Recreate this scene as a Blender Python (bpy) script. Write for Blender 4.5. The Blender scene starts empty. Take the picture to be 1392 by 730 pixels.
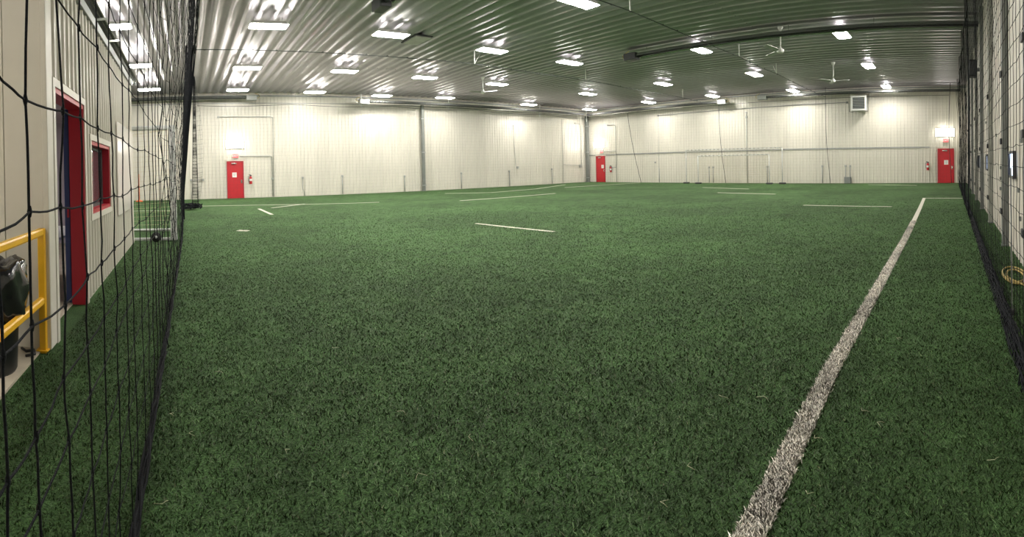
import bpy, math, random
import numpy as np
from mathutils import Vector, Matrix
random.seed(7); rng = np.random.default_rng(7)
S = bpy.context.scene
COL = S.collection

# ------------------------------------------------------------------ camera
# swept phone panorama: central cylindrical projection, 662 px per radian
F, YAW, PIT, ROL, V0 = 662.07, 0.6690, 0.0093, -0.0226, 231.9
cd = bpy.data.cameras.new('camera'); cam = bpy.data.objects.new('camera', cd); COL.objects.link(cam)
cd.type = 'PANO'; cd.panorama_type = 'CENTRAL_CYLINDRICAL'
cd.central_cylindrical_radius = 1.0
cd.central_cylindrical_range_u_min = -696 / F; cd.central_cylindrical_range_u_max = 696 / F
cd.central_cylindrical_range_v_min = -(730 - V0) / F; cd.central_cylindrical_range_v_max = V0 / F
cd.clip_start = 0.02; cd.clip_end = 200
_F = Vector((math.sin(YAW), math.cos(YAW), 0)); _R = Vector((math.cos(YAW), -math.sin(YAW), 0)); _U = Vector((0, 0, 1))
_F2 = _F * math.cos(PIT) - _U * math.sin(PIT); _U2 = _U * math.cos(PIT) + _F * math.sin(PIT)
_R3 = _R * math.cos(ROL) + _U2 * math.sin(ROL); _U3 = _U2 * math.cos(ROL) - _R * math.sin(ROL)
m3 = Matrix((_R3, _U3, -_F2)).transposed()
cam.matrix_world = Matrix.Translation((0, 0, 1.5)) @ m3.to_4x4()
S.camera = cam

# ------------------------------------------------------------------ world, exposure
w = bpy.data.worlds.new('world'); S.world = w; w.use_nodes = True
w.node_tree.nodes['Background'].inputs[0].default_value = (0.6, 0.7, 0.8, 1)
w.node_tree.nodes['Background'].inputs[1].default_value = 0.3
S.view_settings.view_transform = 'Standard'; S.view_settings.look = 'None'
S.view_settings.gamma = 1.0; S.view_settings.use_curve_mapping = False
S.view_settings.exposure = 0.0
LAMP = 120.0       # emission of the high-bay diffusers
UPLIT = 14.0       # emission through the slots on top of the high-bays
DOORLAMP = 24.0   # emission of the wall lights over the doors

# ------------------------------------------------------------------ materials
def mat(name, col, rough=0.6, metal=0.0, noise=0.0, nscale=8.0, emit=None, estr=0.0, spec=0.5, bump=0.0, vary=0.0, coat=0.0):
    m = bpy.data.materials.new(name); m.use_nodes = True; nt = m.node_tree; N = nt.nodes; L = nt.links
    b = N['Principled BSDF']
    b.inputs['Base Color'].default_value = (*col, 1); b.inputs['Roughness'].default_value = rough
    b.inputs['Metallic'].default_value = metal; b.inputs['Specular IOR Level'].default_value = spec
    b.inputs['Coat Weight'].default_value = coat
    out = None
    if noise > 0 or bump > 0:
        tc = N.new('ShaderNodeTexCoord'); n = N.new('ShaderNodeTexNoise')
        n.inputs['Scale'].default_value = nscale; n.inputs['Detail'].default_value = 5
        L.new(tc.outputs['Object'], n.inputs['Vector'])
        if noise > 0:
            r = N.new('ShaderNodeMapRange'); r.inputs['From Min'].default_value = .3; r.inputs['From Max'].default_value = .7
            r.inputs['To Min'].default_value = 1 - noise; r.inputs['To Max'].default_value = 1 + noise
            L.new(n.outputs['Fac'], r.inputs['Value'])
            out = r.outputs['Result']
        if bump > 0:
            bp = N.new('ShaderNodeBump'); bp.inputs['Strength'].default_value = bump; bp.inputs['Distance'].default_value = .02
            L.new(n.outputs['Fac'], bp.inputs['Height']); L.new(bp.outputs['Normal'], b.inputs['Normal'])
    if vary > 0:
        oi = N.new('ShaderNodeObjectInfo'); r = N.new('ShaderNodeMapRange')
        r.inputs['To Min'].default_value = 1 - vary; r.inputs['To Max'].default_value = 1 + vary
        L.new(oi.outputs['Random'], r.inputs['Value'])
        if out:
            mu = N.new('ShaderNodeMath'); mu.operation = 'MULTIPLY'
            L.new(out, mu.inputs[0]); L.new(r.outputs['Result'], mu.inputs[1]); out = mu.outputs[0]
        else: out = r.outputs['Result']
    if out:
        vm = N.new('ShaderNodeVectorMath'); vm.operation = 'SCALE'; vm.inputs[0].default_value = col
        L.new(out, vm.inputs['Scale']); L.new(vm.outputs[0], b.inputs['Base Color'])
    if emit:
        b.inputs['Emission Color'].default_value = (*emit, 1); b.inputs['Emission Strength'].default_value = estr
    return m

M = {}
M['wall'] = mat('cream_steel_panel', (.67, .635, .565), .30, noise=.03, nscale=1.2, vary=.045, spec=.6)
M['office'] = mat('office_steel_panel', (.60, .57, .50), .32, noise=.04, nscale=2, vary=.02)
M['trim'] = mat('cream_trim', (.60, .57, .50), .4, noise=.03)
M['ceiling'] = mat('galvanised_deck', (.35, .33, .365), .31, metal=.5, noise=.06, nscale=2.5, vary=.05)
M['reflector'] = mat('bright_reflector_sheet', (.42, .43, .42), .25, metal=.8, noise=.06)
M['glasslouvre'] = mat('dark_glossy_louvre', (.10, .11, .13), .15, metal=.6)
M['steel'] = mat('grey_steel', (.25, .26, .26), .4, metal=.6, noise=.08)
M['galv'] = mat('galvanised_conduit', (.38, .39, .38), .45, metal=.5, noise=.06)
M['dark'] = mat('dark_steel', (.05, .05, .055), .5, metal=.3, noise=.1)
M['girt'] = mat('grey_painted_column', (.20, .21, .20), .5, metal=.2, noise=.12, nscale=3)
M['girt2'] = mat('pale_grey_column', (.38, .38, .34), .5, metal=.2, noise=.12, nscale=3)
M['white'] = mat('white_paint', (.72, .72, .70), .4, noise=.03)
M['board'] = mat('white_board', (.76, .70, .66), .16, noise=.02, nscale=1)
M['red'] = mat('red_door_paint', (.50, .018, .028), .38, noise=.06, nscale=3)
M['redframe'] = mat('red_frame_paint', (.42, .012, .03), .4, noise=.05)
M['blue'] = mat('navy_door_paint', (.02, .045, .17), .4)
M['net'] = mat('black_net_cord', (.009, .010, .013), .85, spec=.15, noise=.3, nscale=200, bump=.4)
M['netfar'] = mat('grey_black_net_cord', (.05, .05, .05), .8)
M['cable'] = mat('dark_steel_cable', (.04, .045, .045), .6, metal=.3)
M['goalnet'] = mat('tan_goal_net', (.50, .43, .28), .8)
M['goalwhite'] = mat('scuffed_white_goal_paint', (.55, .56, .55), .4, noise=.22, nscale=14)
M['yellow'] = mat('yellow_rail_paint', (.80, .44, .02), .35, noise=.06, nscale=6)
M['plastic'] = mat('black_plastic_bin', (.012, .013, .014), .45)
M['bag'] = mat('glossy_black_bag', (.010, .010, .011), .16, coat=.4)
M['rubber'] = mat('black_rubber', (.015, .015, .015), .7)
M['chrome'] = mat('chrome', (.7, .7, .68), .2, metal=1)
M['paper'] = mat('white_paper', (.8, .8, .78), .7)
M['print'] = mat('grey_print', (.35, .35, .36), .7)
M['exit'] = mat('exit_sign_red', (.7, .12, .12), .5, emit=(1, .12, .15), estr=.5)
M['exitletter'] = mat('exit_letter', (.9, .7, .7), .5, emit=(1, .6, .6), estr=.6)
M['lamp'] = mat('lit_diffuser', (.9, .9, .9), .4, emit=(1, .965, .88), estr=LAMP)
M['slot'] = mat('lit_uplight_slot', (.9, .9, .9), .4, emit=(1, .965, .90), estr=UPLIT)
M['doorlamp'] = mat('lit_wall_light', (.9, .9, .9), .4, emit=(1, .96, .86), estr=DOORLAMP)
M['sky'] = mat('daylit_pane', (.2, .2, .2), .1, emit=(.66, .78, 1), estr=2.4)
M['concrete'] = mat('beige_concrete', (.42, .37, .29), .7, noise=.18, nscale=5, bump=.1)
M['orange'] = mat('orange_plastic', (.80, .14, .04), .5)
M['hose'] = mat('tan_hose', (.40, .30, .09), .5)
M['straw'] = mat('pale_fibre', (.50, .50, .33), .7)
M['interior'] = mat('pale_lilac_interior', (.50, .46, .50), .6)
M['valve'] = mat('brass_valve', (.5, .4, .15), .4, metal=.7)
gm = bpy.data.materials.new('window_glass'); gm.use_nodes = True
g = gm.node_tree.nodes['Principled BSDF']; g.inputs['Base Color'].default_value = (.9, .95, .93, 1)
g.inputs['Roughness'].default_value = .02; g.inputs['Transmission Weight'].default_value = 1; g.inputs['IOR'].default_value = 1.45
M['glass'] = gm

def turf_floor_material():
    m = bpy.data.materials.new('turf_backing_and_pile'); m.use_nodes = True; nt = m.node_tree; N = nt.nodes; L = nt.links
    b = N['Principled BSDF']; b.inputs['Roughness'].default_value = .85; b.inputs['Specular IOR Level'].default_value = .15
    tc = N.new('ShaderNodeTexCoord')
    def noise(sc, det=6, dist=0):
        n = N.new('ShaderNodeTexNoise'); n.inputs['Scale'].default_value = sc; n.inputs['Detail'].default_value = det
        n.inputs['Distortion'].default_value = dist; L.new(tc.outputs['Object'], n.inputs['Vector']); return n
    fine = noise(70, 8, .4); mid = noise(3.2, 6, .5); big = noise(.32, 3, .3)
    r = N.new('ShaderNodeValToRGB'); r.color_ramp.elements[0].position = .30; r.color_ramp.elements[1].position = .72
    r.color_ramp.elements[0].color = (.020, .042, .015, 1); r.color_ramp.elements[1].color = (.084, .168, .056, 1)
    L.new(fine.outputs['Fac'], r.inputs['Fac'])
    a = N.new('ShaderNodeMapRange'); a.inputs['From Min'].default_value = .3; a.inputs['From Max'].default_value = .7
    a.inputs['To Min'].default_value = .72; a.inputs['To Max'].default_value = 1.28; L.new(mid.outputs['Fac'], a.inputs['Value'])
    c = N.new('ShaderNodeMapRange'); c.inputs['From Min'].default_value = .35; c.inputs['From Max'].default_value = .65
    c.inputs['To Min'].default_value = .8; c.inputs['To Max'].default_value = 1.2; L.new(big.outputs['Fac'], c.inputs['Value'])
    mu = N.new('ShaderNodeMath'); mu.operation = 'MULTIPLY'; L.new(a.outputs[0], mu.inputs[0]); L.new(c.outputs[0], mu.inputs[1])
    vm = N.new('ShaderNodeVectorMath'); vm.operation = 'SCALE'; L.new(r.outputs['Color'], vm.inputs[0]); L.new(mu.outputs[0], vm.inputs['Scale'])
    L.new(vm.outputs[0], b.inputs['Base Color'])
    bp = N.new('ShaderNodeBump'); bp.inputs['Strength'].default_value = .8; bp.inputs['Distance'].default_value = .03
    L.new(fine.outputs['Fac'], bp.inputs['Height']); L.new(bp.outputs['Normal'], b.inputs['Normal'])
    return m
M['turf'] = turf_floor_material()

def blade_material():
    m = bpy.data.materials.new('turf_blade'); m.use_nodes = True; nt = m.node_tree; N = nt.nodes; L = nt.links
    b = N['Principled BSDF']; b.inputs['Roughness'].default_value = .55; b.inputs['Specular IOR Level'].default_value = .25
    at = N.new('ShaderNodeAttribute'); at.attribute_name = 'blade_color'
    tc = N.new('ShaderNodeTexCoord')
    n = N.new('ShaderNodeTexNoise'); n.inputs['Scale'].default_value = 1.5; n.inputs['Detail'].default_value = 8; n.inputs['Distortion'].default_value = .6
    L.new(tc.outputs['Object'], n.inputs['Vector'])
    a = N.new('ShaderNodeMapRange'); a.inputs['From Min'].default_value = .3; a.inputs['From Max'].default_value = .7
    a.inputs['To Min'].default_value = .6; a.inputs['To Max'].default_value = 1.35; L.new(n.outputs['Fac'], a.inputs['Value'])
    vm = N.new('ShaderNodeVectorMath'); vm.operation = 'SCALE'; L.new(at.outputs['Color'], vm.inputs[0]); L.new(a.outputs[0], vm.inputs['Scale'])
    L.new(vm.outputs[0], b.inputs['Base Color'])
    return m
M['blade'] = blade_material()
M['line'] = mat('painted_line_pile', (.56, .54, .46), .8, noise=.18, nscale=40, bump=.4)

# ------------------------------------------------------------------ helpers
class MB:
    """collects shapes in world coordinates; build() links them as ONE mesh object"""
    def __init__(s): s.v = []; s.f = []; s.sm = []
    def add(s, v, f, smooth=False):
        o = len(s.v); s.v += [tuple(p) for p in v]; s.f += [tuple(i + o for i in q) for q in f]; s.sm += [smooth] * len(f); return s
    def box(s, x0, x1, y0, y1, z0, z1, bev=0.0):
        if bev > 0:
            # chamfered box: three stacked inset rings
            b = min(bev, abs(x1 - x0) * .45, abs(y1 - y0) * .45, abs(z1 - z0) * .45)
            def ring(i, z):
                return [(x0 + i + b, y0 + i, z), (x1 - i - b, y0 + i, z), (x1 - i, y0 + i + b, z), (x1 - i, y1 - i - b, z),
                        (x1 - i - b, y1 - i, z), (x0 + i + b, y1 - i, z), (x0 + i, y1 - i - b, z), (x0 + i, y0 + i + b, z)]
            R = [ring(b * .7, z0), ring(0, z0 + b), ring(0, z1 - b), ring(b * .7, z1)]
            v = sum(R, []); f = [tuple(range(7, -1, -1)), tuple(range(24, 32))]
            for k in range(3):
                for i in range(8): f.append((k * 8 + i, k * 8 + (i + 1) % 8, k * 8 + 8 + (i + 1) % 8, k * 8 + 8 + i))
            return s.add(v, f)
        v = [(x0, y0, z0), (x1, y0, z0), (x1, y1, z0), (x0, y1, z0), (x0, y0, z1), (x1, y0, z1), (x1, y1, z1), (x0, y1, z1)]
        return s.add(v, [(3, 2, 1, 0), (4, 5, 6, 7), (0, 1, 5, 4), (1, 2, 6, 5), (2, 3, 7, 6), (3, 0, 4, 7)])
    def tube(s, pts, r, n=6, caps=True, closed=False, smooth=True):
        P = [Vector(p) for p in pts]; k = len(P); v = []; f = []
        rs = r if isinstance(r, (list, tuple)) else [r] * k
        for i, p in enumerate(P):
            a = P[i - 1] if (i > 0 or closed) else P[i]; b = P[(i + 1) % k] if (i < k - 1 or closed) else P[i]
            d = (b - a)
            d = d.normalized() if d.length > 1e-9 else Vector((0, 0, 1))
            up = Vector((0, 0, 1)) if abs(d.z) < .9 else Vector((1, 0, 0))
            sx = d.cross(up).normalized(); sy = d.cross(sx).normalized()
            for j in range(n):
                t = 2 * math.pi * j / n + .3; v.append(p + (sx * math.cos(t) + sy * math.sin(t)) * rs[i])
        for i in range(k if closed else k - 1):
            a = i * n; b = ((i + 1) % k) * n
            for j in range(n): f.append((a + j, a + (j + 1) % n, b + (j + 1) % n, b + j))
        if caps and not closed: f.append(tuple(range(n - 1, -1, -1))); f.append(tuple(range((k - 1) * n, k * n)))
        return s.add(v, f, smooth)
    def lathe(s, c, prof, n=24, axis='z'):
        v = []; f = []; m = len(prof)
        for i in range(n):
            t = 2 * math.pi * i / n; ct, st = math.cos(t), math.sin(t)
            for r, h in prof:
                if axis == 'z': v.append((c[0] + r * ct, c[1] + r * st, c[2] + h))
                elif axis == 'x': v.append((c[0] + h, c[1] + r * ct, c[2] + r * st))
                else: v.append((c[0] + r * ct, c[1] + h, c[2] + r * st))
        for i in range(n):
            for j in range(m - 1):
                a = i * m + j; b = ((i + 1) % n) * m + j; f.append((a, b, b + 1, a + 1))
        return s.add(v, f, True)
    def strip(s, pts, wd, z):
        P = [Vector((p[0], p[1], 0)) for p in pts]; v = []; f = []
        for i, p in enumerate(P):
            d = (P[min(i + 1, len(P) - 1)] - P[max(i - 1, 0)]).normalized(); nrm = Vector((-d.y, d.x, 0)) * wd / 2
            a, b = p + nrm, p - nrm; v += [(a.x, a.y, z), (b.x, b.y, z), (a.x, a.y, z - .012), (b.x, b.y, z - .012)]
        for i in range(len(P) - 1):
            a = 4 * i; b = a + 4; f += [(a + 1, b + 1, b, a), (a, b, b + 2, a + 2), (b + 1, a + 1, a + 3, b + 3)]
        f += [(0, 2, 3, 1), (4 * len(P) - 4, 4 * len(P) - 3, 4 * len(P) - 1, 4 * len(P) - 2)]
        return s.add(v, f)
    def build(s, name, m, parent=None):
        off = Vector((0, 0, 0)); q = parent
        while q: off += q.location; q = q.parent
        me = bpy.data.meshes.new(name)
        me.from_pydata([(a - off.x, b - off.y, c - off.z) for a, b, c in s.v], [], s.f); me.update()
        me.polygons.foreach_set('use_smooth', s.sm)
        me.materials.append(M[m] if isinstance(m, str) else m)
        o = bpy.data.objects.new(name, me); COL.objects.link(o); o.parent = parent
        return o

def tag(o, label=None, cat=None, group=None, kind=None):
    if label: o['label'] = label
    if cat: o['category'] = cat
    if group: o['group'] = group
    if kind: o['kind'] = kind
    return o
def thing(name, loc, label, cat, group=None):
    o = bpy.data.objects.new(name, None); o.location = loc; o.empty_display_size = .1; COL.objects.link(o)
    return tag(o, label, cat, group)
def struct(o): o['kind'] = 'structure'; return o
def copy_tree(o, parent=None):
    c = o.copy(); COL.objects.link(c); c.parent = parent
    for ch in [x for x in o.children]: copy_tree(ch, c)
    return c
def lone(mb, name, m, label, cat, loc, group=None):
    """a thing that is one mesh, its origin at loc"""
    mb.v = [(a - loc[0], b - loc[1], c - loc[2]) for a, b, c in mb.v]
    o = mb.build(name, m); o.location = loc
    return tag(o, label, cat, group)

# ------------------------------------------------------------------ room shell
X0, X1, Y0, Y1, H = -9.0, 30.7, -1.0, 28.4, 6.12
fl = MB(); n = 60
fl.box(X0, X1, Y0, Y1, -.15, 0.0); floor = struct(fl.build('floor', 'turf'))

def ribbed(axis, w_, z0, z1, base, ribs, rh, out):
    """vertical ribbed sheet in local coordinates, width w_ along `axis`, ribs standing out by rh toward `out`"""
    mb = MB(); pts = []; p = w_ / ribs
    for k in range(ribs):
        a = k * p
        pts += [(a, 0), (a + p * .30, 0), (a + p * .40, .35), (a + p * .5, 0.0), (a + p * .66, 0), (a + p * .74, 1), (a + p * .90, 1), (a + p * .98, 0)]
    pts = [(0, 0)] + pts[1:] + [(w_ - .003, 0)]
    v = []; f = []
    for (a, h) in pts:
        d = h * rh
        for z in (z0, z1):
            v.append((a, out * d, z) if axis == 'x' else (out * d, a, z))
    for i in range(len(pts) - 1): f.append((2 * i, 2 * i + 2, 2 * i + 3, 2 * i + 1))
    mb.add(v, f); return mb

def wall(name, axis, c, a0, a1, out, z1, material='wall', ribs=4, rh=.022, w_=.9, skip=()):
    """backing slab and separate ribbed steel panels"""
    b = MB(); t = .12
    if axis == 'x': b.box(a0, a1, min(c, c - out * t), max(c, c - out * t), 0, z1)
    else: b.box(min(c, c - out * t), max(c, c - out * t), a0, a1, 0, z1)
    wl = struct(b.build(name, material))
    nn = int(math.ceil((a1 - a0) / w_)); ww = (a1 - a0) / nn
    proto = ribbed(axis, ww, 0.02, z1, 0, ribs, rh, out).build('panel', material, wl)
    for k in range(nn):
        o = proto if k == 0 else proto.copy()
        if k: COL.objects.link(o)
        a = a0 + k * ww; e = out * (.003 + .0015 * (k % 2))
        o.location = (a, c + e, 0) if axis == 'x' else (c + e, a, 0)
    return wl
wall_n = wall('wall_north', 'x', Y1, X0, X1, -1, H + .1)
wall_e = wall('wall_east', 'y', X1, Y0, Y1, -1, H + .1)
wall_s = wall('wall_south', 'x', Y0, X0, X1, 1, H + .1)
wall_w = wall('wall_west', 'y', X0, Y0, Y1, 1, H + .1)

# corrugated steel deck: sheets run along y, lapped every 7 m
cb = MB(); cb.box(X0, X1, Y0, Y1, H + .10, H + .2); ceil = struct(cb.build('ceiling', 'ceiling'))
def deck(wd, ln):
    mb = MB(); pts = []
    for k in range(2):
        a = k * wd / 2; p = wd / 2
        for i in range(12):
            t = i / 12; h = .5 - .5 * math.cos(2 * math.pi * t); h = h * h * (3 - 2 * h)
            pts.append((a + t * p, .085 * h + (.006 if i in (0, 6) else 0)))
    pts.append((wd, .006))
    v = []; f = []
    for a, h in pts: v += [(a, 0, h), (a, ln, h)]
    for i in range(len(pts) - 1): f.append((2 * i, 2 * i + 1, 2 * i + 3, 2 * i + 2))
    mb.add(v, f); mb.sm = [True] * len(mb.f); return mb
laps = [Y0, 6.6, 13.6, 20.6, Y1]; nn = 44; dw = (X1 - X0) / nn
for j in range(4):
    pr = deck(dw, laps[j + 1] - laps[j] + (.08 if j < 3 else -.35)).build('deck_panel', 'ceiling', ceil)
    for k in range(nn):
        o = pr if k == 0 else pr.copy()
        if k: COL.objects.link(o)
        o.location = (X0 + k * dw, laps[j], H - .012 * (j % 2))

# eave closures, girt trim and corner trims
struct(MB().box(X0, X1, Y1 - .10, Y1 - .03, 5.95, 6.02).box(X0, X1, Y1 - .06, Y1 - .02, 5.55, 5.58).build('trim_1', 'steel'))
struct(MB().box(X1 - .10, X1 - .03, Y0, Y1 - .1, 5.97, 6.04).build('trim_2', 'steel'))
struct(MB().box(X1 - .045, X1 - .026, 1.35, Y1 - .03, 2.22, 2.245).box(X1 - .045, X1 - .026, 1.35, Y1 - .03, 2.285, 2.305).box(X1 - .034, X1 - .026, 1.35, Y1 - .03, 2.245, 2.285).build('trim_3', 'galv'))

# ------------------------------------------------------------------ high-bay lights
def highbay():
    t = thing('ceiling_light', (0, 0, 5.7), 'x', 'light', 'lit high bay lights under the metal ceiling')
    L_, W_ = 1.16, .50
    b = MB()   # shallow pan: sloping metal sides
    z0, z1 = 5.70, 5.80
    v = [(-L_/2, -W_/2, z0), (L_/2, -W_/2, z0), (L_/2, W_/2, z0), (-L_/2, W_/2, z0),
         (-L_/2 + .09, -W_/2 + .05, z1), (L_/2 - .09, -W_/2 + .05, z1), (L_/2 - .09, W_/2 - .05, z1), (-L_/2 + .09, W_/2 - .05, z1)]
    b.add(v, [(4, 5, 6, 7), (0, 1, 5, 4), (1, 2, 6, 5), (2, 3, 7, 6), (3, 0, 4, 7)])
    b.box(-.16, .16, -.05, .05, 5.80, 5.85)
    b.build('housing', 'white', t)
    d = MB()   # lens bulging below the pan
    z0, z1 = 5.66, 5.70; i = .07
    v = [(-L_/2 + .005, -W_/2 + .005, z1 - .002), (L_/2 - .005, -W_/2 + .005, z1 - .002), (L_/2 - .005, W_/2 - .005, z1 - .002), (-L_/2 + .005, W_/2 - .005, z1 - .002),
         (-L_/2 + i, -W_/2 + i, z0), (L_/2 - i, -W_/2 + i, z0), (L_/2 - i, W_/2 - i, z0), (-L_/2 + i, W_/2 - i, z0)]
    d.add(v, [(7, 6, 5, 4), (4, 5, 1, 0), (5, 6, 2, 1), (6, 7, 3, 2), (7, 4, 0, 3)])
    d.build('diffuser', 'lamp', t)
    for sx in (-1, 1):
        MB().box(sx * .30 - .13, sx * .30 + .13, -.10, .10, 5.801, 5.812).build('uplight_slot', 'slot', t)
    for sx in (-1, 1):
        MB().tube([(sx * .42, 0, 5.795), (sx * .42, 0, 5.97)], .006, 5).build('hanger_wire', 'galv', t)
    return t
LROW = [
    ('in the row along the left far wall', [(-1.72, 23.9), (2.72, 24.6), (6.9, 25.1), (11.0, 25.6), (14.95, 25.2), (21.75, 25.5), (27.6, 25.2)]),
    ('in the second row from the left far wall', [(-1.78, 18.6), (2.55, 19.4), (6.72, 19.6), (10.73, 19.9), (14.93, 19.95), (21.4, 19.65), (27.4, 19.5)]),
    ('in the middle row over the pitch', [(-2.0, 13.6), (2.46, 13.8), (6.33, 13.9), (10.48, 14.25), (14.3, 14.1), (21.6, 14.4), (27.42, 14.55)]),
    ('in the second row out from the right net', [(9.2, 8.7), (15.95, 8.95), (21.7, 9.2), (27.8, 9.3)]),
    ('beyond the top edge of the picture', [(2.6, 8.5), (-2.0, 8.4), (5.6, 8.6), (-6.0, 13.6)]),
    ('in the row nearest the right net', [(9.6, 3.6), (15.9, 3.6), (21.55, 3.65), (27.8, 3.7)]),
]
ORD = ['leftmost', 'second from the left', 'third from the left', 'fourth from the left', 'fifth from the left', 'sixth from the left', 'rightmost']
ORD5 = ['above the picture']
ORD4 = ['nearest the camera', 'second nearest the camera', 'third nearest the camera', 'farthest']
hb = highbay(); first = True
LROW.append(('above the camera, out of the picture', [(5.2, 3.4), (-4.5, 5.5), (-4.5, 1.0)]))
for rname, pts in LROW:
    for i, (x, y) in enumerate(pts):
        o = hb if first else copy_tree(hb); first = False
        o.location = (x * 1.043, y * 1.043, 5.88)
        od = ORD if len(pts) == 7 else ORD4
        o['label'] = 'lit ceiling light ' + rname + ', ' + od[i]

# ------------------------------------------------------------------ radiant tube heaters
def tube_heater(axis, c, a0, a1, z, burner_at, label, burner_gap=True):
    """long steel tube under a folded reflector, burner box at one end; c = the other coordinate"""
    loc = ((a0 + a1) / 2, c, z) if axis == 'x' else (c, (a0 + a1) / 2, z)
    t = thing('tube_heater', loc, label, 'heater')
    P = (lambda a, b, zz: (a, c + b, zz)) if axis == 'x' else (lambda a, b, zz: (c + b, a, zz))
    MB().tube([P(a0, 0, z), P(a1, 0, z)], .05, 10).build('heating_tube', 'dark', t)
    prof = [(-.20, z - .03), (-.17, z - .02), (-.08, z + .11), (.08, z + .11), (.17, z - .02), (.20, z - .03)]
    v = []; f = []
    for a in (a0, a1):
        for b_, zz in prof: v.append(P(a, b_, zz))
        for b_, zz in prof: v.append(P(a, b_, zz + .006))
    for i in range(5): f += [(i, i + 1, 13 + i, 12 + i), (6 + i, 18 + i, 19 + i, 7 + i)]
    MB().add(v, f).build('reflector', 'reflector', t)
    s = 1 if burner_at == 'hi' else -1; e = a1 if s > 0 else a0
    b0, b1 = sorted((e + s * .02, e + s * .62))
    if axis == 'x': bb = MB().box(b0, b1, c - .17, c + .17, z - .13, z + .16, .02)
    else: bb = MB().box(c - .17, c + .17, b0, b1, z - .13, z + .16, .02)
    bb.build('burner_box', 'dark' if axis == 'y' and c < 20 else 'galv', t)
    e2 = e + s * .62
    MB().tube([P(e2, .0, z), P(e2 + s * .12, 0, z + .02), P(e2 + s * .2, .05, z + .12), P(e2 + s * .12, .1, z + .22), P(e2 - s * .1, .1, z + .3)], .018, 6).build('gas_hose', 'valve', t)
    k = max(2, int((a1 - a0) / 3))
    for i in range(k + 1):
        a = a0 + (a1 - a0) * (i + .15) / (k + .3)
        MB().tube([P(a, 0, z + .05), P(a, 0, H)], .006, 5).build('hanger', 'steel', t)
    return t
tube_heater('y', 15.75, -.9, 11.7, 5.80, 'hi', 'long grey tube heater across the ceiling with its black burner box over mid pitch')
tube_heater('y', 5.15, -.9, 11.55, 5.86, 'hi', 'tube heater end with black burner box at the top edge of the picture')
tube_heater('x', 27.55, -8.0, 3.5, 5.74, 'hi', 'tube heater high on the left far wall above the left red door')
tube_heater('x', 27.55, 10.95, 29.4, 5.60, 'lo', 'long tube heater along the top of the left far wall running to the corner')
tube_heater('y', 29.85, 15.4, 27.5, 5.58, 'lo', 'tube heater on top of the end wall beside the room corner')
tube_heater('y', 29.85, -.6, 11.8, 5.68, 'hi', 'tube heater on top of the end wall above the boxed fan unit')
tube_heater('y', -2.25, 10.9, 22.5, 5.72, 'lo', 'tube heater above the office roof at upper left')

# strut hangers over the office roof
for y, nm in ((12.4, 'nearer'), (14.5, 'farther')):
    t = thing('strut_hanger', (-2.2, y, 5.55), nm + ' steel strut crossbar hung below the ceiling above the office roof', 'bracket')
    MB().box(-2.48, -1.92, y - .03, y + .03, 5.53, 5.58, .005).build('crossbar', 'galv', t)
    for x in (-2.42, -1.98): MB().tube([(x, y, 5.55), (x, y, H + .12)], .007, 5).build('rod', 'steel', t)

# ------------------------------------------------------------------ support cables and their hangers
def sag(p, q, n_, s_):
    return [(p[0] + (q[0] - p[0]) * i / n_, p[1] + (q[1] - p[1]) * i / n_, p[2] + (q[2] - p[2]) * i / n_ - s_ * math.sin(math.pi * i / n_)) for i in range(n_ + 1)]
def cable(y, xs, z, label):
    t = thing('net_cable', (xs[0], y, z), label, 'cable')
    mb = MB()
    for a, b in zip(xs[:-1], xs[1:]): mb.tube(sag((a, y, z), (b, y, z), 8, .05), .013, 6)
    mb.build('cable', 'cable', t)
    ks = MB()
    for k in range(int((xs[-1] - xs[0]) / .8)):
        x = xs[0] + .4 + k * .8; ks.tube([(x - .03, y, z - .03), (x, y, z - .005), (x + .03, y, z - .03)], .012, 5)
    tag(ks.build('net_knots', 'netfar', t), kind='stuff')
    for i, x in enumerate(xs[1:-1]):
        MB().tube([(x, y, z), (x, y, H - .013)], .022, 8).build('post', 'white', t)
        if i % 2 == 0: MB().tube([(x, y, z + .02), (x + .5, y + .35, H - .04)], .013, 6).build('brace', 'white', t)
        else: MB().tube([(x, y, z + .01), (x + .9, y + .02, z + .03)], .013, 6).build('arm', 'white', t)
    return t
cable(15.95, [.3, 10.85, 17.24, 26.1, X1 - .03], 5.57, 'dark support cable crossing the ceiling from the left net to the end wall')
cable(8.03, [-.3, 10.5, 17.43, 21.6, X1 - .03], 5.62, 'dark support cable crossing the ceiling from top centre toward the boxed fan unit')
# short pipe drops near wall A carrying the perimeter rope
for x, z0, lb in ((10.6, 5.3, 'white pipe drop with anchor hooks left of the tall grey column'), (16.8, 5.33, 'white pipe drop right of the tall grey column'), (24.9, 5.24, 'thin white pipe drop over the right half of the left far wall'), (30.15, 5.1, 'white pipe drop at the room corner')):
    yy = 27.9
    t = thing('pipe_drop', (x, yy, z0), lb, 'pipe')
    MB().tube([(x, yy, z0), (x, yy, H + .03)], .03, 8).build('pipe', 'white', t)
    hk = MB()
    for s in (-1, 1): hk.tube([(x, yy, z0 + .1), (x + s * .12, yy, z0 + .16), (x + s * .22, yy, z0 + .3)], .012, 5)
    hk.build('hook', 'white', t)
t = thing('pipe_drop', (29.9, 15.5, 5.5), 'bright white pipe drop at the inner end of the end wall heater', 'pipe')
MB().tube([(29.9, 15.5, 5.5), (29.9, 15.5, H + .03)], .04, 8).build('pipe', 'white', t)
MB().tube([(29.9, 15.3, 5.52), (29.9, 15.8, 5.52)], .02, 6).build('arm', 'white', t)

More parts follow.
